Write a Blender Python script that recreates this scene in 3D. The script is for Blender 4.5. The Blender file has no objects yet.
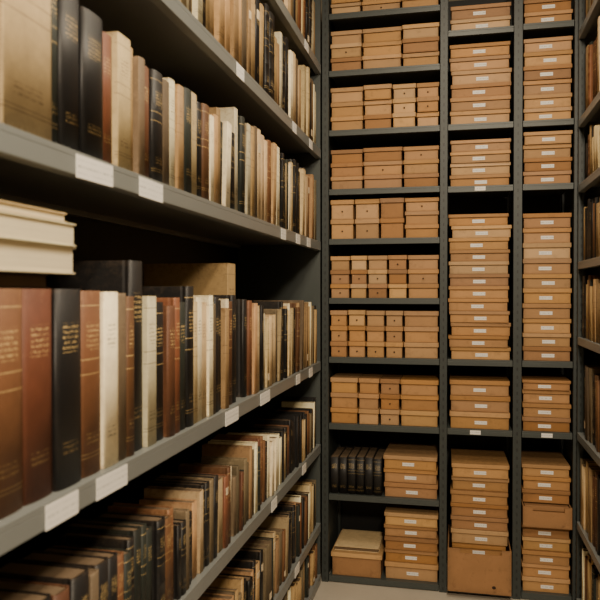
import bpy, bmesh, math, random
from mathutils import Matrix, Vector
random.seed(23)
C = bpy.context.scene.collection

# ------------------------------------------------------------------ helpers
def link(o):
    C.objects.link(o); return o

class NT:
    def __init__(s, name):
        s.m = bpy.data.materials.new(name); s.m.use_nodes = True
        s.t = s.m.node_tree; s.t.nodes.clear()
        s.out = s.t.nodes.new('ShaderNodeOutputMaterial')
        s.p = s.t.nodes.new('ShaderNodeBsdfPrincipled')
        s.t.links.new(s.p.outputs[0], s.out.inputs[0])
    def n(s, ty, **kw):
        nd = s.t.nodes.new(ty)
        for k, v in kw.items(): setattr(nd, k, v)
        return nd
    def l(s, a, b): s.t.links.new(a, b)
    def math(s, op, a, b=None, c=None):
        nd = s.n('ShaderNodeMath', operation=op)
        for i, v in enumerate((a, b, c)):
            if v is None: continue
            if isinstance(v, (int, float)): nd.inputs[i].default_value = v
            else: s.l(v, nd.inputs[i])
        return nd.outputs[0]
    def mix(s, fac, a, b, mode='MIX'):
        nd = s.n('ShaderNodeMix', data_type='RGBA', blend_type=mode)
        for sock, v in ((nd.inputs[0], fac), (nd.inputs[6], a), (nd.inputs[7], b)):
            if isinstance(v, (int, float)): sock.default_value = v
            elif isinstance(v, tuple): sock.default_value = (*v, 1) if len(v) == 3 else v
            else: s.l(v, sock)
        return nd.outputs[2]
    def noise(s, vec, scale, detail=4, rough=.6):
        nd = s.n('ShaderNodeTexNoise'); nd.inputs['Scale'].default_value = scale
        nd.inputs['Detail'].default_value = detail; nd.inputs['Roughness'].default_value = rough
        s.l(vec, nd.inputs['Vector']); return nd.outputs['Fac']
    def mapping(s, vec, sc):
        nd = s.n('ShaderNodeMapping'); nd.inputs['Scale'].default_value = sc
        s.l(vec, nd.inputs['Vector']); return nd.outputs[0]
    def bump(s, h, st, dist=.002):
        b = s.n('ShaderNodeBump'); b.inputs['Strength'].default_value = st
        b.inputs['Distance'].default_value = dist
        s.l(h, b.inputs['Height']); s.l(b.outputs[0], s.p.inputs['Normal'])

def mul(c, k): return tuple(min(1, v*k) for v in c)

def mat_basic(name, col, rough=.6, scale=6, var=.25, stretch=(1, 1, 1), rnd=0., metal=0., bump=.15, fleck=0.):
    t = NT(name); tc = t.n('ShaderNodeTexCoord')
    oi = t.n('ShaderNodeObjectInfo')
    src = tc.outputs['Object']
    if rnd:
        va = t.n('ShaderNodeVectorMath', operation='ADD'); t.l(src, va.inputs[0])
        cv = t.n('ShaderNodeCombineXYZ'); t.l(t.math('MULTIPLY', oi.outputs['Random'], 40.), cv.inputs[0]); t.l(cv.outputs[0], va.inputs[1])
        src = va.outputs[0]
    v = t.mapping(src, stretch)
    f = t.noise(v, scale)
    c = t.mix(f, mul(col, 1-var), mul(col, 1+var))
    if fleck:
        g = t.noise(src, 22, 6, .7)
        m = t.math('MINIMUM', t.math('MULTIPLY', t.math('MAXIMUM', t.math('SUBTRACT', g, .55), 0.), 6*fleck), .8)
        c = t.mix(m, c, mul(col, .38))
        # handled, darkened corners of the board
        gg = t.n('ShaderNodeSeparateXYZ'); t.l(tc.outputs['Generated'], gg.inputs[0])
        ed = t.math('POWER', t.math('ABSOLUTE', t.math('MULTIPLY_ADD', gg.outputs[0], 2., -1.)), 10.)
        ez = t.math('POWER', t.math('ABSOLUTE', t.math('MULTIPLY_ADD', gg.outputs[2], 2., -1.)), 8.)
        e2 = t.math('MULTIPLY', t.math('MAXIMUM', ed, ez), t.math('MULTIPLY', t.noise(src, 45, 4), .95))
        c = t.mix(e2, c, mul(col, .32))
    if rnd:
        hs = t.n('ShaderNodeHueSaturation'); t.l(c, hs.inputs['Color'])
        k = t.math('MULTIPLY_ADD', oi.outputs['Random'], rnd*2, 1-rnd); t.l(k, hs.inputs['Value'])
        r2 = t.math('FRACT', t.math('MULTIPLY', oi.outputs['Random'], 13.7))
        t.l(t.math('MULTIPLY_ADD', r2, .16, .93), hs.inputs['Saturation'])
        c = hs.outputs[0]
    t.l(c, t.p.inputs['Base Color']); t.p.inputs['Roughness'].default_value = rough
    t.p.inputs['Metallic'].default_value = metal
    if bump: t.bump(t.noise(v, scale*8), bump)
    return t.m

def mat_cover(name, col, ink, rough=.55, lettering=True, scuff=(.4, .28, .17), scuffamt=.5):
    t = NT(name); tc = t.n('ShaderNodeTexCoord'); obj = tc.outputs['Object']
    oi = t.n('ShaderNodeObjectInfo')
    va = t.n('ShaderNodeVectorMath', operation='ADD'); t.l(obj, va.inputs[0])
    cv0 = t.n('ShaderNodeCombineXYZ'); t.l(t.math('MULTIPLY', oi.outputs['Random'], 60.), cv0.inputs[0]); t.l(cv0.outputs[0], va.inputs[1])
    ob2 = va.outputs[0]
    g = t.n('ShaderNodeSeparateXYZ'); t.l(tc.outputs['Generated'], g.inputs[0])
    gx, gy, gz = g.outputs
    f = t.noise(ob2, 26, 8, .7)
    c = t.mix(f, mul(col, .62), mul(col, 1.3))
    w = t.noise(t.mapping(ob2, (1, 1.6, 1)), 60, 8, .8)
    # wear grows towards head and foot of the spine and along the joints
    ends = t.math('MULTIPLY', t.math('POWER', t.math('ABSOLUTE', t.math('MULTIPLY_ADD', gz, 2., -1.)), 9.), .16)
    side = t.math('MULTIPLY', t.math('POWER', t.math('ABSOLUTE', t.math('MULTIPLY_ADD', gy, 2., -1.)), 5.), .06)
    m = t.math('MINIMUM', t.math('MULTIPLY', t.math('MAXIMUM', t.math('SUBTRACT', t.math('ADD', t.math('ADD', w, ends), side), .6), 0.), 5*scuffamt), .75)
    c = t.mix(m, c, scuff)
    hs = t.n('ShaderNodeHueSaturation'); t.l(c, hs.inputs['Color'])
    t.l(t.math('MULTIPLY_ADD', oi.outputs['Random'], .7, .56), hs.inputs['Value'])
    r2 = t.math('FRACT', t.math('MULTIPLY', oi.outputs['Random'], 17.3))
    t.l(t.math('MULTIPLY_ADD', r2, .02, .495), hs.inputs['Hue'])
    c = hs.outputs[0]
    if lettering:
        o = t.n('ShaderNodeSeparateXYZ'); t.l(obj, o.inputs[0])
        row = t.math('MULTIPLY', gz, 38.)
        rowm = t.math('GREATER_THAN', t.math('FRACT', row), .5)
        cv = t.n('ShaderNodeCombineXYZ')
        t.l(t.math('MULTIPLY', o.outputs[1], 260.), cv.inputs[0])
        t.l(t.math('MULTIPLY_ADD', t.math('FLOOR', row), 7.7, t.math('MULTIPLY', oi.outputs['Random'], 300.)), cv.inputs[1])
        t.l(t.math('MULTIPLY', gz, 130.), cv.inputs[2])
        nz = t.math('GREATER_THAN', t.noise(cv.outputs[0], 1.0, 1), .5)
        cen = t.math('LESS_THAN', t.math('ABSOLUTE', t.math('SUBTRACT', gy, .5)), .3)
        band1 = t.math('LESS_THAN', t.math('ABSOLUTE', t.math('SUBTRACT', gz, .755)), .075)
        band2 = t.math('LESS_THAN', t.math('ABSOLUTE', t.math('SUBTRACT', gz, .2)), .03)
        sp = t.math('GREATER_THAN', gx, .955)
        txt = t.math('MULTIPLY', t.math('MULTIPLY', rowm, nz), t.math('MULTIPLY', cen, t.math('MAXIMUM', band1, band2)))
        ln = None
        for z in (.92, .63, .55, .12, .1):
            q = t.math('LESS_THAN', t.math('ABSOLUTE', t.math('SUBTRACT', gz, z)), .0028)
            ln = q if ln is None else t.math('MAXIMUM', ln, q)
        ln = t.math('MULTIPLY', ln, t.math('GREATER_THAN', r2, .45))
        fade = t.math('MINIMUM', t.math('MULTIPLY', t.noise(ob2, 60, 3), 1.2), .8)
        mk = t.math('MULTIPLY', t.math('MULTIPLY', t.math('MAXIMUM', txt, ln), sp), fade)
        c = t.mix(mk, c, ink)
    t.l(c, t.p.inputs['Base Color']); t.p.inputs['Roughness'].default_value = rough
    t.p.inputs['Specular IOR Level'].default_value = .4
    t.bump(t.noise(obj, 160, 3), .35, .001)
    return t.m

def mat_pages(name, col):
    t = NT(name); tc = t.n('ShaderNodeTexCoord'); obj = tc.outputs['Object']
    f = t.noise(t.mapping(obj, (1, 400, 1)), 2, 2)
    g = t.noise(obj, 9, 4)
    c = t.mix(f, mul(col, .6), mul(col, 1.15)); c = t.mix(t.math('MULTIPLY', g, .5), c, mul(col, .6))
    t.l(c, t.p.inputs['Base Color']); t.p.inputs['Roughness'].default_value = .9
    t.bump(f, .4, .001); return t.m

def mat_label(name, col, rows):
    t = NT(name); tc = t.n('ShaderNodeTexCoord')
    g = t.n('ShaderNodeSeparateXYZ'); t.l(tc.outputs['Object'], g.inputs[0])
    row = t.math('MULTIPLY_ADD', g.outputs[2], rows, .5)
    rm = t.math('LESS_THAN', t.math('ABSOLUTE', t.math('SUBTRACT', t.math('FRACT', row), .5)), .16)
    cv = t.n('ShaderNodeCombineXYZ')
    s = t.math('ADD', g.outputs[0], g.outputs[1])
    oi = t.n('ShaderNodeObjectInfo')
    t.l(t.math('MULTIPLY', s, 330.), cv.inputs[0]); t.l(t.math('MULTIPLY_ADD', t.math('FLOOR', row), 9.1, t.math('MULTIPLY', oi.outputs['Random'], 90.)), cv.inputs[1])
    nz = t.math('GREATER_THAN', t.noise(cv.outputs[0], 1, 2), .5)
    gg = t.n('ShaderNodeSeparateXYZ'); t.l(tc.outputs['Generated'], gg.inputs[0])
    lim = t.math('LESS_THAN', t.math('ABSOLUTE', t.math('SUBTRACT', gg.outputs[2], .5)), .3)
    m = t.math('MULTIPLY', t.math('MULTIPLY', t.math('MULTIPLY', rm, nz), lim), .4)
    c = t.mix(m, col, (.12, .11, .1))
    t.l(c, t.p.inputs['Base Color']); t.p.inputs['Roughness'].default_value = .7
    return t.m

def mat_post(name, col):
    t = NT(name); tc = t.n('ShaderNodeTexCoord')
    g = t.n('ShaderNodeSeparateXYZ'); t.l(tc.outputs['Object'], g.inputs[0])
    fz = t.math('ABSOLUTE', t.math('SUBTRACT', t.math('FRACT', t.math('MULTIPLY', g.outputs[2], 25.)), .5))
    dz = t.math('LESS_THAN', fz, .2)
    dx = t.math('LESS_THAN', t.math('ABSOLUTE', g.outputs[0]), .0035)
    m = t.math('MULTIPLY', t.math('MULTIPLY', dz, dx), .8)
    f = t.noise(tc.outputs['Object'], 12)
    c = t.mix(f, mul(col, .8), mul(col, 1.2)); c = t.mix(m, c, (.006, .006, .006))
    t.l(c, t.p.inputs['Base Color']); t.p.inputs['Roughness'].default_value = .5
    return t.m

def add_box_bm(bm, x0, x1, y0, y1, z0, z1, bev=0., mi=0):
    v = [bm.verts.new(p) for p in ((x0,y0,z0),(x1,y0,z0),(x1,y1,z0),(x0,y1,z0),(x0,y0,z1),(x1,y0,z1),(x1,y1,z1),(x0,y1,z1))]
    fs = [bm.faces.new([v[i] for i in q]) for q in ((0,3,2,1),(4,5,6,7),(0,1,5,4),(1,2,6,5),(2,3,7,6),(3,0,4,7))]
    for f in fs: f.material_index = mi
    if bev:
        es = list({e for f in fs for e in f.edges})
        bmesh.ops.bevel(bm, geom=es, offset=bev, segments=2, affect='EDGES', profile=.6)

def mesh_from(boxes, name, mats, bev=0.):
    bm = bmesh.new()
    for b in boxes:
        add_box_bm(bm, *b[:6], bev=bev, mi=b[6] if len(b) > 6 else 0)
    me = bpy.data.meshes.new(name); bm.to_mesh(me); bm.free()
    for m in mats: me.materials.append(m)
    return me

def obj(name, me, parent=None, loc=(0, 0, 0)):
    o = bpy.data.objects.new(name, me); link(o); o.location = loc
    if parent: o.parent = parent
    return o

def top(o, label, cat, group=None):
    o['label'] = label; o['category'] = cat
    if group: o['group'] = group

# ------------------------------------------------------------------ materials
GOLD = (.55, .38, .15); INK = (.10, .06, .035)
KM = {
 'black':  mat_cover('black_leather', (.011, .010, .010), GOLD, .5, scuff=(.09, .06, .04), scuffamt=.35),
 'green':  mat_cover('dark_green_cloth', (.018, .022, .017), GOLD, .62, scuff=(.11, .085, .05), scuffamt=.3),
 'brown':  mat_cover('brown_leather', (.15, .058, .027), GOLD, .6, scuff=(.28, .14, .07), scuffamt=.6),
 'red':    mat_cover('red_brown_leather', (.17, .055, .025), GOLD, .6, scuff=(.28, .13, .065), scuffamt=.6),
 'olive':  mat_cover('olive_brown_cloth', (.14, .098, .056), INK, .75, scuff=(.28, .2, .12), scuffamt=.7),
 'tan':    mat_cover('tan_board', (.42, .25, .115), INK, .75, scuff=(.18, .09, .04), scuffamt=.7),
 'buff':   mat_cover('buff_board', (.57, .41, .225), INK, .8, scuff=(.26, .155, .08), scuffamt=.7),
 'cream':  mat_cover('cream_paper', (.82, .68, .46), INK, .85, scuff=(.38, .26, .14), scuffamt=.65),
}
KN = {'black': 'black leather-bound book with gilt spine lettering', 'green': 'dark green cloth-bound book with gilt spine',
      'brown': 'worn brown leather-bound book', 'red': 'reddish-brown leather-bound book with gilt spine',
      'olive': 'faded olive-brown cloth-bound book', 'tan': 'tan board-bound old book with worn spine',
      'buff': 'buff paper-covered volume with faded lettering', 'cream': 'cream paper-bound volume with dark lettering'}
M_PAGE = mat_pages('page_edges', (.16, .105, .058))
M_PAGEL = mat_pages('pale_page_edges', (.90, .76, .52))
M_SPL = mat_label('spine_label_paper', (.7, .58, .4), 150.)
M_LAB = mat_label('white_card', (.82, .79, .73), 75.)
M_SHELF = mat_basic('grey_enamel', (.19, .202, .195), .36, 5, .08, bump=.03)
M_SHELFB = mat_basic('dark_grey_enamel', (.055, .064, .060), .45, 5, .12, bump=.03)
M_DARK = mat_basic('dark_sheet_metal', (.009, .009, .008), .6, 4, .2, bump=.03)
M_POST = mat_post('perforated_steel', (.034, .041, .039))
CARDC = (('tan', (.43, .222, .082)), ('honey', (.475, .26, .10)), ('brown', (.345, .168, .06)), ('pale', (.53, .315, .135)))
M_CARD = [mat_basic('cardboard_%s' % n, c, .66, 7, .16, (1, 1, 1.6), rnd=.17, bump=.2, fleck=.42) for n, c in CARDC]
M_OLD = mat_basic('aged_brown_board', (.35, .178, .072), .75, 9, .25, (1, 1, 1.3), bump=.25, fleck=.55)
M_HOLE = mat_basic('dark_recess', (.03, .016, .009), .9, 5, .1, bump=0)
M_WALL = mat_basic('plaster', (.22, .185, .135), .9, 3, .1)
M_FLOOR = mat_basic('polished_concrete', (.50, .45, .37), .55, 3, .2)

# ------------------------------------------------------------------ setting
def structure(name, b, m):
    me = mesh_from([b], name, [m]); o = obj(name, me); o['kind'] = 'structure'
structure('floor', (-1.3, 1.2, -3, 4.2, -.1, 0), M_FLOOR)
structure('ceiling', (-1.3, 1.2, -3, 4.2, 3.35, 3.45), M_WALL)
structure('wall_left', (-1.3, -1.2, -3, 4.1, 0, 3.35), M_WALL)
structure('wall_right', (1.1, 1.2, -3, 4.1, 0, 3.35), M_WALL)
structure('wall_back', (-1.3, 1.2, 4.1, 4.2, 0, 3.35), M_WALL)
structure('wall_front', (-1.3, 1.2, -3.1, -3, 0, 3.35), M_WALL)

# ------------------------------------------------------------------ side bookcases
def shelf_part(parent, xf, xb, y0, y1, zt, m, lip=.045):
    """folded steel shelf, lip on the aisle side xf, rear edge xb"""
    s = 1 if xf > xb else -1
    a, b = sorted((xb, xf)); l0, l1 = sorted((xf, xf - s*.003)); r0, r1 = sorted((xf - s*.003, xf - s*.028))
    me = mesh_from([(a, b, y0, y1, zt-.012, zt), (l0, l1, y0, y1, zt-lip, zt-.012),
                    (r0, r1, y0, y1, zt-lip, zt-lip+.003),
                    (min(xb, xb+s*.02), max(xb, xb+s*.02), y0, y1, zt-.03, zt-.012)], 'shelf', [m], bev=.0014)
    return obj('shelf', me, parent)

def shelf_card(parent, x, y, z, s, w=.12, h=.048, tilt=0):
    me = mesh_from([(-.0008, .0008, -w/2, w/2, -h/2, h/2)], 'label_card', [M_LAB])
    o = obj('label_card', me, parent, (x + s*.0022, y, z)); o.rotation_euler = (tilt, 0, 0)
    return o

LZ = [2.69, 2.255, 1.78, 1.16, .73, .32, .05]
LX = -.68
lb = obj('bookcase', None)
top(lb, 'long grey metal bookcase with white label cards on the shelf edges', 'bookcase')
for z in LZ: shelf_part(lb, LX, -1.13, .3, 3.565, z, M_SHELF)
obj('end_panel', mesh_from([(-1.13, LX-.004, 3.566, 3.58, 0, 3.1)], 'end_panel', [M_SHELFB]), lb)
obj('end_panel', mesh_from([(-1.13, LX-.004, .283, .298, 0, 3.1)], 'end_panel', [M_SHELFB]), lb)
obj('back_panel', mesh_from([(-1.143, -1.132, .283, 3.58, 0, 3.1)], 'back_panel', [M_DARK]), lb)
for z, ys in ((1.78, ((1.235, .14), (1.49, .125), (2.75, .08), (3.02, .08), (3.25, .08))),
              (1.16, ((1.115, .105), (1.30, .13), (2.08, .13), (2.47, .13), (3.02, .08), (3.3, .08))),
              (2.255, ((2.17, .08), (2.95, .07), (3.3, .07))), (.73, ((2.6, .08), (3.15, .08))), (.32, ((3.0, .09),)),
              (2.69, ((3.2, .08),))):
    for y, w in ys:
        shelf_card(lb, LX, y, z-.0245-random.uniform(0, .003), 1, w, .0425, random.uniform(-.012, .012))

RZ = [2.76, 2.34, 2.03, 1.665, 1.305, .848, .42, .05]
RX = .572
rb = obj('bookcase', None)
top(rb, 'narrow-edged grey metal bookcase filled with old tan books', 'bookcase')
for z in RZ: shelf_part(rb, RX, 1.0, 1.9, 3.555, z, M_SHELF, .036)
for y in (3.54, 1.9):
    p = obj('post', mesh_from([(-.014, .014, -.012, .012, 0, 3.1)], 'post', [M_POST], bev=.001), rb, (RX+.016, y+.028 if y > 3 else y-.014, 0))
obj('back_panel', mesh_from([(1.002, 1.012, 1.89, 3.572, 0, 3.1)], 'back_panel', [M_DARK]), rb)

# ------------------------------------------------------------------ books
_bc = {}; BOOKS = []
def book_meshes(kind, T, H, D, paper, ribs=None, pale=False):
    plain = ribs is not None
    if ribs is None: ribs = kind in ('brown', 'red', 'black') and T > .04 and random.random() < .4
    key = (kind, round(T, 3), round(H, 2), round(D, 2), paper, ribs, pale)
    if key in _bc: return _bc[key]
    leather = kind in ('black', 'brown', 'red', 'green')
    b = .0028 if not paper else .0015
    r = min(.009, T*.2) if leather else (.004 if not paper else .0015)
    outer = [(-D, -T/2)]
    if leather:
        outer += [(-r-.014, -T/2), (-r-.008, -T/2+.0018)]
    outer += [(-r, -T/2)]
    arc0 = len(outer); N = 9
    for i in range(1, N):
        a = math.pi*i/N
        outer.append((-r + r*math.sin(a)**.8, -T/2*math.cos(a)))
    arc1 = len(outer)
    outer += [(-r, T/2)]
    if leather:
        outer += [(-r-.008, T/2-.0018), (-r-.014, T/2)]
    outer += [(-D, T/2)]
    def inn(i, p):
        x, y = p
        if arc0 <= i < arc1: return (x-b, y*(1-2*b/T))
        return (x, y - math.copysign(b, y))
    inner = [inn(i, p) for i, p in enumerate(outer)]
    lv = [(0, 0.), (H, 0.)]
    if ribs:
        lv = [(0, 0.)]
        for k in (.16, .36, .56, .72, .88):
            z = H*k; lv += [(z-.0035, 0.), (z-.002, .0011), (z+.002, .0011), (z+.0035, 0.)]
        lv += [(H, 0.)]
    bm = bmesh.new(); n = len(outer); rows = []
    for z, off in lv:
        row = []
        for i, (x, y) in enumerate(outer):
            if arc0 <= i < arc1: x += off
            row.append(bm.verts.new((x, y, z)))
        rows.append(row)
    for a, c in zip(rows, rows[1:]):
        for i in range(n-1):
            f = bm.faces.new((a[i], a[i+1], c[i+1], c[i])); f.smooth = arc0-1 <= i < arc1
    ib = [bm.verts.new((x, y, 0)) for x, y in inner]; it = [bm.verts.new((x, y, H)) for x, y in inner]
    for i in range(n-1):
        bm.faces.new((ib[i+1], ib[i], it[i], it[i+1]))
        bm.faces.new((rows[0][i+1], rows[0][i], ib[i], ib[i+1]))
        bm.faces.new((rows[-1][i], rows[-1][i+1], it[i+1], it[i]))
    for i in (0, n-1):
        q = [rw[i] for rw in rows] + [it[i], ib[i]]
        bm.faces.new(q)
    bmesh.ops.recalc_face_normals(bm, faces=bm.faces)
    me = bpy.data.meshes.new('cover'); bm.to_mesh(me); bm.free(); me.materials.append(KM[kind])
    ins = .0035 if not paper else .0005
    pg = mesh_from([(-D+ins, -r-b-.0003, -T/2+b+.0002, T/2-b-.0002, ins*.4, H-ins)], 'pages', [M_PAGEL if pale else M_PAGE])
    sl = None
    if T > .03 and not plain and not ribs and kind not in ('cream',) and random.random() < .16:
        z0 = H*random.choice((.1, .7, .74)); hh = min(.035, H*.1)
        bm = bmesh.new(); g = []
        for i in range(6):
            a = math.pi*(.5 + (i/5-.5)*.5)
            g.append((-r + r*math.sin(a)**.8 + .0009, -T/2*math.cos(a)))
        f0 = [bm.verts.new((x, y, z0)) for x, y in g]; f1 = [bm.verts.new((x, y, z0+hh)) for x, y in g]
        k0 = [bm.verts.new((x-.0007, y, z0)) for x, y in g]; k1 = [bm.verts.new((x-.0007, y, z0+hh)) for x, y in g]
        for i in range(5):
            bm.faces.new((f0[i], f0[i+1], f1[i+1], f1[i])); bm.faces.new((k0[i+1], k0[i], k1[i], k1[i+1]))
            bm.faces.new((f1[i], f1[i+1], k1[i+1], k1[i])); bm.faces.new((f0[i+1], f0[i], k0[i], k0[i+1]))
        bm.faces.new((f0[0], f1[0], k1[0], k0[0])); bm.faces.new((f0[5], k0[5], k1[5], f1[5]))
        sl = bpy.data.meshes.new('spine_label'); bm.to_mesh(sl); bm.free(); sl.materials.append(M_SPL)
    _bc[key] = (me, pg, sl); return _bc[key]

def book(kind, T, H, D, M, group, extra='', paper=None, ribs=None, pale=False, keep=False):
    """queue a book; the ones that show largest become individual objects below"""
    if paper is None: paper = kind in ('cream', 'buff') and random.random() < .6
    ms = book_meshes(kind, T, H, D, paper, ribs, pale)
    BOOKS.append(dict(ms=ms, M=M, group=group, label=KN[kind] + (' ' + extra if extra else ''), T=T, H=H, keep=keep))

def emit_books(limit=298):
    eye = Vector((0, 0, 1.52))
    def score(b):
        if b['keep']: return 9
        c = b['M'] @ Vector((0, 0, b['H']/2)); v = c - eye
        nrm = (b['M'].to_3x3() @ Vector((1, 0, 0)))
        d = v.length
        s = b['T']*b['H']*max(.03, abs(nrm.dot(v))/d)/(d*d)
        if c.x > .5 and c.y < 2.93: s = 0      # behind the edge of view
        return s
    order = sorted(BOOKS, key=score, reverse=True); keep = set(id(b) for b in order[:limit])
    bm = bmesh.new(); mats = []
    for b in BOOKS:
        if id(b) in keep:
            e = bpy.data.objects.new('book', None); link(e); e.matrix_world = b['M']; e.empty_display_size = .05
            top(e, b['label'], 'book', b['group'])
            obj('cover', b['ms'][0], e); obj('pages', b['ms'][1], e)
            if b['ms'][2]: obj('spine_label', b['ms'][2], e)
        else:
            for me in b['ms']:
                if me is None: continue
                mt = me.materials[0]
                if mt not in mats: mats.append(mt)
                n0 = len(bm.verts); f0 = len(bm.faces)
                bm.from_mesh(me); bm.verts.ensure_lookup_table(); bm.faces.ensure_lookup_table()
                for v in bm.verts[n0:]: v.co = b['M'] @ v.co
                for f in bm.faces[f0:]: f.material_index = mats.index(mt)
    me = bpy.data.meshes.new('books'); bm.to_mesh(me); bm.free()
    for m in mats: me.materials.append(m)
    o = obj('books', me); o['kind'] = 'stuff'; top(o, 'many old tan, cream and black books on the bookcase shelves', 'books')

def pick(w):
    ks = list(w); return random.choices(ks, [w[k] for k in ks])[0]

def row(y0, y1, z, xf, face, w, hr, tr, dr, group, extra, first=(), lean=.12):
    y = y0; only = bool(first) and y1 is None; first = list(first); hb = sum(hr)/2
    if y1 is None: y1 = 99
    run = 0
    while True:
        if only and not first: break
        fx = bool(first); sb = None; rb_ = None
        if first:
            it = first.pop(0); k, T, H = it[:3]; t = 0
            if len(it) > 3: sb = it[3]
            rb_ = False if len(it) <= 4 else it[4]
        else:
            if run <= 0:
                run = random.randint(2, 6); hb = random.uniform(*hr); kk = pick(w); tb = random.uniform(*tr)
            run -= 1
            k = kk if random.random() < .4 else pick(w)
            T = max(tr[0], min(tr[1], tb*random.uniform(.7, 1.3))); H = min(hr[1], hb + random.uniform(-.025, .02))
            t = random.uniform(.02, .075) if random.random() < lean else 0
        T = round(T, 3); H = round(H, 2) if not fx else H
        if y + T > y1: break
        if y + T + H*math.sin(t) + .06 > y1: t = 0
        D = round(min(dr[1], max(dr[0], H*.72)), 2)
        if sb is None: sb = random.uniform(.006, .022)
        x = xf - face*sb
        R = Matrix.Rotation(0 if face > 0 else math.pi, 4, 'Z')
        M = Matrix.Translation((x, y+T, z+.0006)) @ Matrix.Rotation(-t, 4, 'X') @ Matrix.Translation((0, -T/2, 0)) @ R
        book(k, T, H, D, M, group, ('leaning against its neighbour' if t else extra), ribs=rb_)
        y += T + .0008 + (H*math.sin(t)-T*(1-math.cos(t)) if t else 0)
        if not fx and random.random() < .35: y += random.uniform(.001, .008)
    return y

PALE = dict(tan=5.4, buff=4, cream=2.8, olive=3, brown=2.8, black=3, green=1.2, red=.6)
MIX = dict(tan=3.6, buff=3, cream=2, olive=2.2, brown=2.8, black=3.8, green=1.5, red=.6)
DARKW = dict(tan=1.9, buff=1.2, cream=.9, olive=2.2, brown=3.4, black=6.5, green=2.6, red=.3)
RIGHTW = dict(tan=5, buff=2.6, cream=1, olive=3, brown=4, black=1.6, green=.8, red=.4)

row(2.75, 3.55, LZ[0], LX, 1, PALE, (.27, .35), (.028, .05), (.2, .25), 'books on the top shelf of the long bookcase', '')
row(1.6, 3.55, LZ[1], LX, 1, PALE, (.27, .35), (.028, .05), (.2, .26), 'books on the second shelf of the long bookcase', '')
row(.88, 3.55, LZ[2], LX, 1, PALE, (.27, .345), (.026, .048), (.2, .26), 'books on the third shelf of the long bookcase', '',
    first=[('tan', .10, .33), ('buff', .138, .36), ('green', .03, .34), ('black', .068, .305), ('black', .082, .285),
           ('red', .05, .27), ('buff', .06, .285), ('tan', .035, .28), ('olive', .032, .265), ('brown', .056, .262),
           ('black', .06, .265), ('olive', .04, .26), ('cream', .04, .275), ('tan', .04, .27), ('green', .055, .275), ('buff', .045, .28), ('black', .04, .265), ('brown', .05, .27),
           ('cream', .03, .25), ('tan', .04, .26)], lean=.14)
ye = row(.772, None, LZ[3], LX, 1, MIX, (.29, .33), (.035, .06), (.24, .3), 'books on the fourth shelf of the long bookcase', '',
    first=[('brown', .09, .365), ('brown', .085, .365), ('brown', .092, .365), ('red', .088, .365), ('black', .088, .365), ('brown', .078, .362),
           ('cream', .062, .36), ('olive', .04, .357), ('brown', .035, .35), ('black', .066, .43), ('cream', .05, .35), ('black', .06, .335), ('brown', .045, .325), ('red', .036, .345), ('green', .045, .333),
           ('black', .05, .375), ('buff', .03, .333), ('cream', .04, .345), ('buff', .04, .33), ('cream', .036, .35), ('olive', .03, .325), ('black', .036, .345), ('black', .036, .335),
           ('tan', .035, .31), ('cream', .03, .338), ('brown', .04, .33), ('black', .045, .35), ('tan', .085, .455, .05)])
row(ye+.001, 3.55, LZ[3], LX, 1, MIX, (.265, .32), (.022, .04), (.24, .3), 'books on the fourth shelf of the long bookcase', '', lean=.2,
    first=[('black', .04, .335), ('brown', .04, .33), ('tan', .04, .32), ('buff', .03, .31)])
row(.95, 3.55, LZ[4], LX, 1, DARKW, (.195, .25), (.020, .042), (.16, .2), 'books on the fifth shelf of the long bookcase', '',
    first=[('green', .09, .255), ('black', .08, .25), ('brown', .05, .245), ('black', .06, .255), ('olive', .03, .24), ('black', .05, .245), ('black', .04, .24)], lean=.16)
row(1.85, 3.55, LZ[5], LX, 1, MIX, (.2, .25), (.024, .045), (.18, .22), 'books on the sixth shelf of the long bookcase', '')
row(2.75, 3.55, LZ[6], LX, 1, PALE, (.17, .205), (.03, .055), (.2, .24), 'books on the bottom shelf of the long bookcase', '')
for i, z in enumerate(RZ):
    nx = RZ[i-1] if i else 3.2
    hm = min(.33, nx - z - .07)
    row(2.72, 3.54, z, RX, -1, RIGHTW, (hm-.05, hm), (.03, .055), (.2, .24), 'books on the narrow-edged bookcase', '')

# volumes lying flat on top of the standing ones
def flat(k, T, H, D, x, y, z, **kw):
    M = Matrix(((-1, 0, 0, x), (0, 0, 1, y), (0, 1, 0, z + T/2), (0, 0, 0, 1)))
    book(k, T, H, D, M, 'volumes lying flat in a stack', 'lying flat on upright books', paper=False, keep=True, **kw)
zc = LZ[3] + .365 + .0015
for k, T, H, D, x, y in (('black', .026, .38, .26, -.985, .77), ('cream', .05, .435, .29, -.985, .755), ('cream', .042, .425, .29, -.98, .76), ('buff', .018, .41, .27, -.97, .76)):
    flat(k, T, H, D, x, y, zc, pale=(k != 'black')); zc += T + .001

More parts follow.
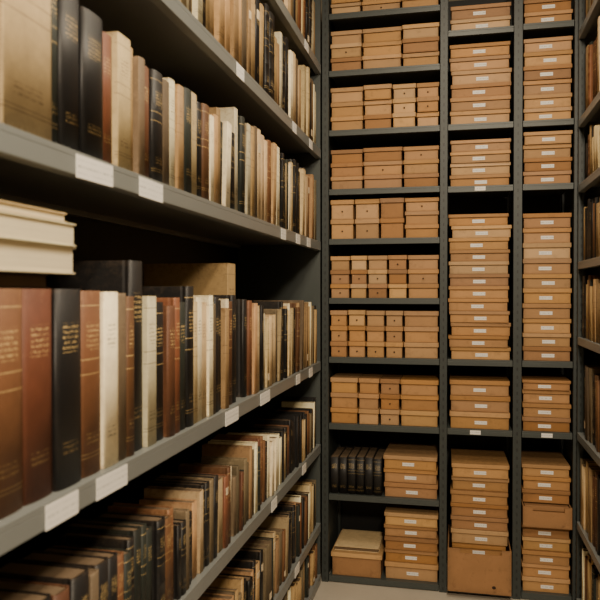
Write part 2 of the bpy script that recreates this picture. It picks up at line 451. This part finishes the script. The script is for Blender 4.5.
# ------------------------------------------------------------------ archive shelving at the end of the aisle
YF = 3.6; YB = 4.03
su = obj('shelving_unit', None)
top(su, 'tall dark grey-green steel shelving with three bays of archive boxes', 'shelving unit')
for xc, w in ((-.663, .034), (-.0575, .036), (.3, .04), (.576, .03)):
    for y in (YF, YB-.03):
        obj('post', mesh_from([(-w/2, -w/2+.003, 0, .03, 0, 3.15), (w/2-.003, w/2, 0, .03, 0, 3.15), (-w/2, w/2, -.003, 0, 0, 3.15)], 'post', [M_POST], bev=.0006), su, (xc, y, 0))
    obj('divider_panel', mesh_from([(xc-.003, xc+.003, YF+.032, YB-.032, 0, 3.15)], 'divider_panel', [M_SHELFB]), su)
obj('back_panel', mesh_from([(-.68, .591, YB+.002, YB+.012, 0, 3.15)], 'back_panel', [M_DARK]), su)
BAY = [(-.644, -.077), (-.038, .279), (.322, .559)]
BZ = [[2.965, 2.669, 2.361, 2.055, 1.797, 1.489, 1.181, .833, .463, .035],
      [2.83, 2.361, 2.05, 1.181, .833, .035], [2.835, 2.361, 2.05, 1.181, .833, .035]]
def bshelf(x0, x1, z):
    me = mesh_from([(x0, x1, YF+.0, YB-.034, z-.01, z), (x0, x1, YF, YF+.003, z-.03, z-.01), (x0, x1, YF+.003, YF+.025, z-.03, z-.027)], 'shelf', [M_SHELFB], bev=.0008)
    obj('shelf', me, su)
for (x0, x1), zs in zip(BAY, BZ):
    for z in zs: bshelf(x0+.001, x1-.001, z)
for x, z in ((.12, 2.05), (.1, .833), (.44, .833)):
    me = mesh_from([(-.026, .026, -.0008, .0008, -.010, .010)], 'label_card', [M_LAB]); obj('label_card', me, su, (x, YF-.0015, z-.015))

_ac = {}
def abox(xc, z, w, h, d, style, group, yf=None, mi=None, jit=True):
    """archive box: tray body, overlapping lid and a card label or a pull knob"""
    if mi is None: mi = random.choices((0, 1, 2, 3), (4, 3.2, 3, 1.4))[0]
    h = round(h, 4); w = round(w, 3)
    key = (w, h, d, mi, style)
    lh = min(.024, h*.3)
    if key not in _ac:
        m = M_CARD[mi]
        t = .0055
        zb = h-lh-.002
        body = mesh_from([(-w/2+t, w/2-t, t, d-t, 0, t), (-w/2+t, w/2-t, t, 2*t, t, zb), (-w/2+t, w/2-t, d-2*t, d-t, t, zb),
                          (-w/2+t, -w/2+2*t, 2*t, d-2*t, t, zb), (w/2-2*t, w/2-t, 2*t, d-2*t, t, zb)], 'body', [m], bev=.0008)
        lid = mesh_from([(-w/2, w/2, 0, d, zb+.002, h)], 'lid', [m], bev=.0022)
        ext = None
        if style == 'label':
            lw, ll = min(.06, w*.27), min(.017, (h-lh)*.44)
            ext = ('label', mesh_from([(-lw/2, lw/2, -.0008, .0, -ll/2, ll/2)], 'label', [M_LAB]), (0, t-.0002, (h-lh)*.52))
        elif style == 'hole':
            bm = bmesh.new(); bmesh.ops.create_cone(bm, cap_ends=True, segments=14, radius1=.0042, radius2=.004, depth=.004, matrix=Matrix.Rotation(math.pi/2, 4, 'X'))
            me = bpy.data.meshes.new('pull_knob'); bm.to_mesh(me); bm.free(); me.materials.append(M_HOLE)
            ext = ('pull_knob', me, (0, t-.002, (h-lh)*.52))
        _ac[key] = (body, lid, ext)
    body, lid, ext = _ac[key]
    e = bpy.data.objects.new('archive_box', None); link(e); e.empty_display_size = .05
    y = (YF+.012 if yf is None else yf) + (random.uniform(0, .02) if jit else 0)
    e.location = (xc, y, z+.0004)
    ja = 0 if w < .2 else .016
    if jit: e.rotation_euler = (0, 0, random.uniform(-ja, ja))
    lab = {'label': 'shallow tan cardboard archive box with white front label', 'hole': 'small tan cardboard archive box with dark pull knob',
           'plain': 'plain tan cardboard archive box with lid'}[style]
    top(e, lab, 'box', group)
    obj('body', body, e); obj('lid', lid, e)
    if ext:
        q = obj(ext[0], ext[1], e, (ext[2][0]+(random.uniform(-.01, .01) if style == 'label' else 0), ext[2][1], ext[2][2]))
    return e

# column widths as shares of the bay, number of boxes stacked per column
X0, X1 = -.641, -.08
rowsL = [
 (2.965, .12, [(30, 2), (38, 2), (36, 2)]),
 (2.669, .215, [(31, 3), (38, 3), (35, 3)]),
 (2.361, .228, [(33, 3), (28, 3), (23, 3), (22, 3)]),
 (2.055, .212, [(32, 3), (38, 3), (34, 3)]),
 (1.797, .208, [(24, 2), (25, 2), (24, 2), (33, 3)]),
 (1.489, .222, [(20, 3), (17, 3), (20, 3), (19, 3), (30, 3)]),
 (1.181, .246, [(19, 3), (19, 3), (20, 3), (19, 3), (36, 3)]),
 (.833, .240, [(28, 3), (21, 3), (20, 3), (37, 3)]),
]
for z, tot, cols in rowsL:
    sw = sum(c[0] for c in cols); xa = X0
    for cw, n in cols:
        w = (X1-X0)*cw/sw
        t2 = tot*random.uniform(.98, 1.0); zz = z
        cm = random.choices((0, 1, 2, 3), (4, 4, 2.4, 1.6))[0]
        for i in range(n):
            h = t2/n
            abox(xa+w/2, zz, w-.003, h-.001, .3, 'hole' if (cw < 26 and random.random() < .45) or random.random() < .2 else 'plain', 'small archive boxes in the wide bay',
                 mi=cm if random.random() < .5 else None); zz += h
        xa += w
def stack(xc, z, hs, w, group, styles='label', d=.34, jx=.004, yf=None):
    for h in hs:
        abox(xc+random.uniform(-jx, jx), z, w, h-.0012, d, styles, group, yf=yf); z += h
    return z
G1 = 'labelled archive boxes in the wide bay'; G2 = 'labelled archive boxes in the middle bay'; G3 = 'labelled archive boxes in the end bay'
stack(-.223, .463, [.074, .072, .070], .274, G1)
stack(-.221, .035, [.088, .068, .066, .06, .066], .274, G1)
XM = .121; WM = .294
stack(XM, 2.83, [.063, .066], WM, G2)
stack(XM, 2.361, [.07, .066, .068, .07, .064, .064], WM, G2, jx=.006)
stack(XM, 2.05, [.06, .058, .056, .058], WM, G2)
stack(XM, 1.181, [.062, .058, .066, .058, .064, .062, .06, .064, .058, .06, .062, .058], WM, G2, jx=.010)
stack(XM, .833, [.084, .08, .078], WM, G2)
def open_box(xc, z, w, h, d, yf, m, label, cut=.012, hole=True):
    e = obj('open_box', None, None, (xc, yf, z)); t = .006
    top(e, label, 'box')
    me = mesh_from([(-w/2, w/2, 0, d, 0, t), (-w/2, -w/2+w*.2, 0, t, t, h), (-w/2+w*.2, w/2-w*.15, 0, t, t, h-cut), (w/2-w*.15, w/2, 0, t, t, h+.004),
                    (-w/2, w/2, d-t, d, t, h), (-w/2, -w/2+t, t, d-t, t, h), (w/2-t, w/2, t, d-t, t, h)], 'body', [m])
    obj('body', me, e)
    if hole:
        bm = bmesh.new(); bmesh.ops.create_cone(bm, cap_ends=True, segments=20, radius1=.0075, radius2=.0075, depth=.003, matrix=Matrix.Translation((0, -.001, .035)) @ Matrix.Rotation(math.pi/2, 4, 'X') @ Matrix.Diagonal((1.2, 1, 1, 1)))
        me = bpy.data.meshes.new('finger_hole'); bm.to_mesh(me); bm.free(); me.materials.append(M_HOLE); obj('finger_hole', me, e, (.07, 0, 0))
open_box(XM-.002, .0355, .305, .215, .36, YF-.06, M_OLD, 'large worn open tan board box holding smaller boxes', .022)
zz = stack(XM, .0355+.0065, [.09, .06], .262, G2, d=.28, yf=YF+.0)
zz = stack(XM, zz, [.0565], .262, G2, d=.28, yf=YF+.0)
stack(XM, zz+.0015, [.072, .066, .066, .064, .068, .070], .282, G2, jx=.005)
XE = .4405; WE = .228
stack(XE, 2.835, [.064, .064], WE, G3, jx=.002)
stack(XE, 2.361, [.066, .066, .07, .068, .068, .066], WE, G3, jx=.002)
stack(XE, 2.05, [.066, .064, .066, .062], WE, G3, jx=.002)
stack(XE, 1.181, [.07, .066, .072, .075, .075, .07, .075, .078, .074, .072], WE, G3, jx=.002)
stack(XE, .833, [.07, .068, .066, .05], WE, G3, jx=.002)
z = stack(XE, .035, [.073, .067, .066, .064, .066], WE, G3, jx=.002)
open_box(XE, z+.001, .228, .1, .36, YF-.03, M_OLD, 'open tan board box pulled slightly forward on a stack', .022, False)
abox(XE, z+.008, .208, .091, .3, 'plain', G3, yf=YF+.0, jit=False)
stack(XE, z+.105+.001, [.066, .064, .06], WE, G3, jx=.002, yf=YF+.004)

# dark volumes and a flat book in the wide bay
x = -.64
for i in range(6):
    T, H = .0445, random.choice((.19, .195))
    M = Matrix.Translation((x+T/2, YF+.02, .4636)) @ Matrix.Rotation(-math.pi/2, 4, 'Z')
    book('black', T, H, .26, M, 'black volumes in the steel shelving', 'beside tan archive boxes', paper=False, ribs=False, keep=True); x += T+.0008
# low box with a loose lid and a flat volume
e = obj('archive_box', None, None, (-.5, YF+.012, .0355)); top(e, 'low dark tan board box with an overhanging lid', 'box')
obj('body', mesh_from([(-.127, .127, .004, .34, 0, .095)], 'body', [M_OLD], bev=.001), e)
obj('lid', mesh_from([(-.134, .134, 0, .346, .0965, .12)], 'lid', [M_CARD[3]], bev=.002), e)
M = Matrix(((0, 0, 1, -.62), (1, 0, 0, YF+.31), (0, 1, 0, .0355+.121+.012), (0, 0, 0, 1)))
book('buff', .022, .235, .27, M, 'flat volume on a box', 'lying flat on an archive box', paper=False, keep=True)
emit_books()

# ------------------------------------------------------------------ light
def area(name, loc, rot, sx, sy, e, col):
    l = bpy.data.lights.new(name, 'AREA'); l.shape = 'RECTANGLE'; l.size = sx; l.size_y = sy; l.energy = e; l.color = col
    o = bpy.data.objects.new(name, l); o.location = loc; o.rotation_euler = rot; link(o)
W = (1, .84, .62)
area('ceiling_or_fill_light', (.05, 2.1, 3.3), (0, 0, 0), .2, 1.2, 32, W)
area('ceiling_or_fill_light', (.3, .3, 3.3), (math.radians(15), math.radians(10), 0), .15, .6, 68, W)
area('ceiling_or_fill_light', (.45, -1.2, 2.9), (math.radians(62), 0, math.radians(9)), .3, .3, 80, W)  # fill light added behind the camera, brightening spines and boxes from the front
w = bpy.data.worlds.new('world'); bpy.context.scene.world = w; w.use_nodes = True
w.node_tree.nodes['Background'].inputs[0].default_value = (1, .85, .65, 1); w.node_tree.nodes['Background'].inputs[1].default_value = .02

cam = bpy.data.cameras.new('camera'); cam.sensor_width = 36; cam.lens = 42
co = bpy.data.objects.new('camera', cam); link(co)
co.location = (0, 0, 1.52); co.rotation_euler = (math.radians(90-.65), 0, math.radians(12.5))
cam.dof.use_dof = True; cam.dof.focus_distance = 3.3; cam.dof.aperture_fstop = 5.0
bpy.context.scene.camera = co
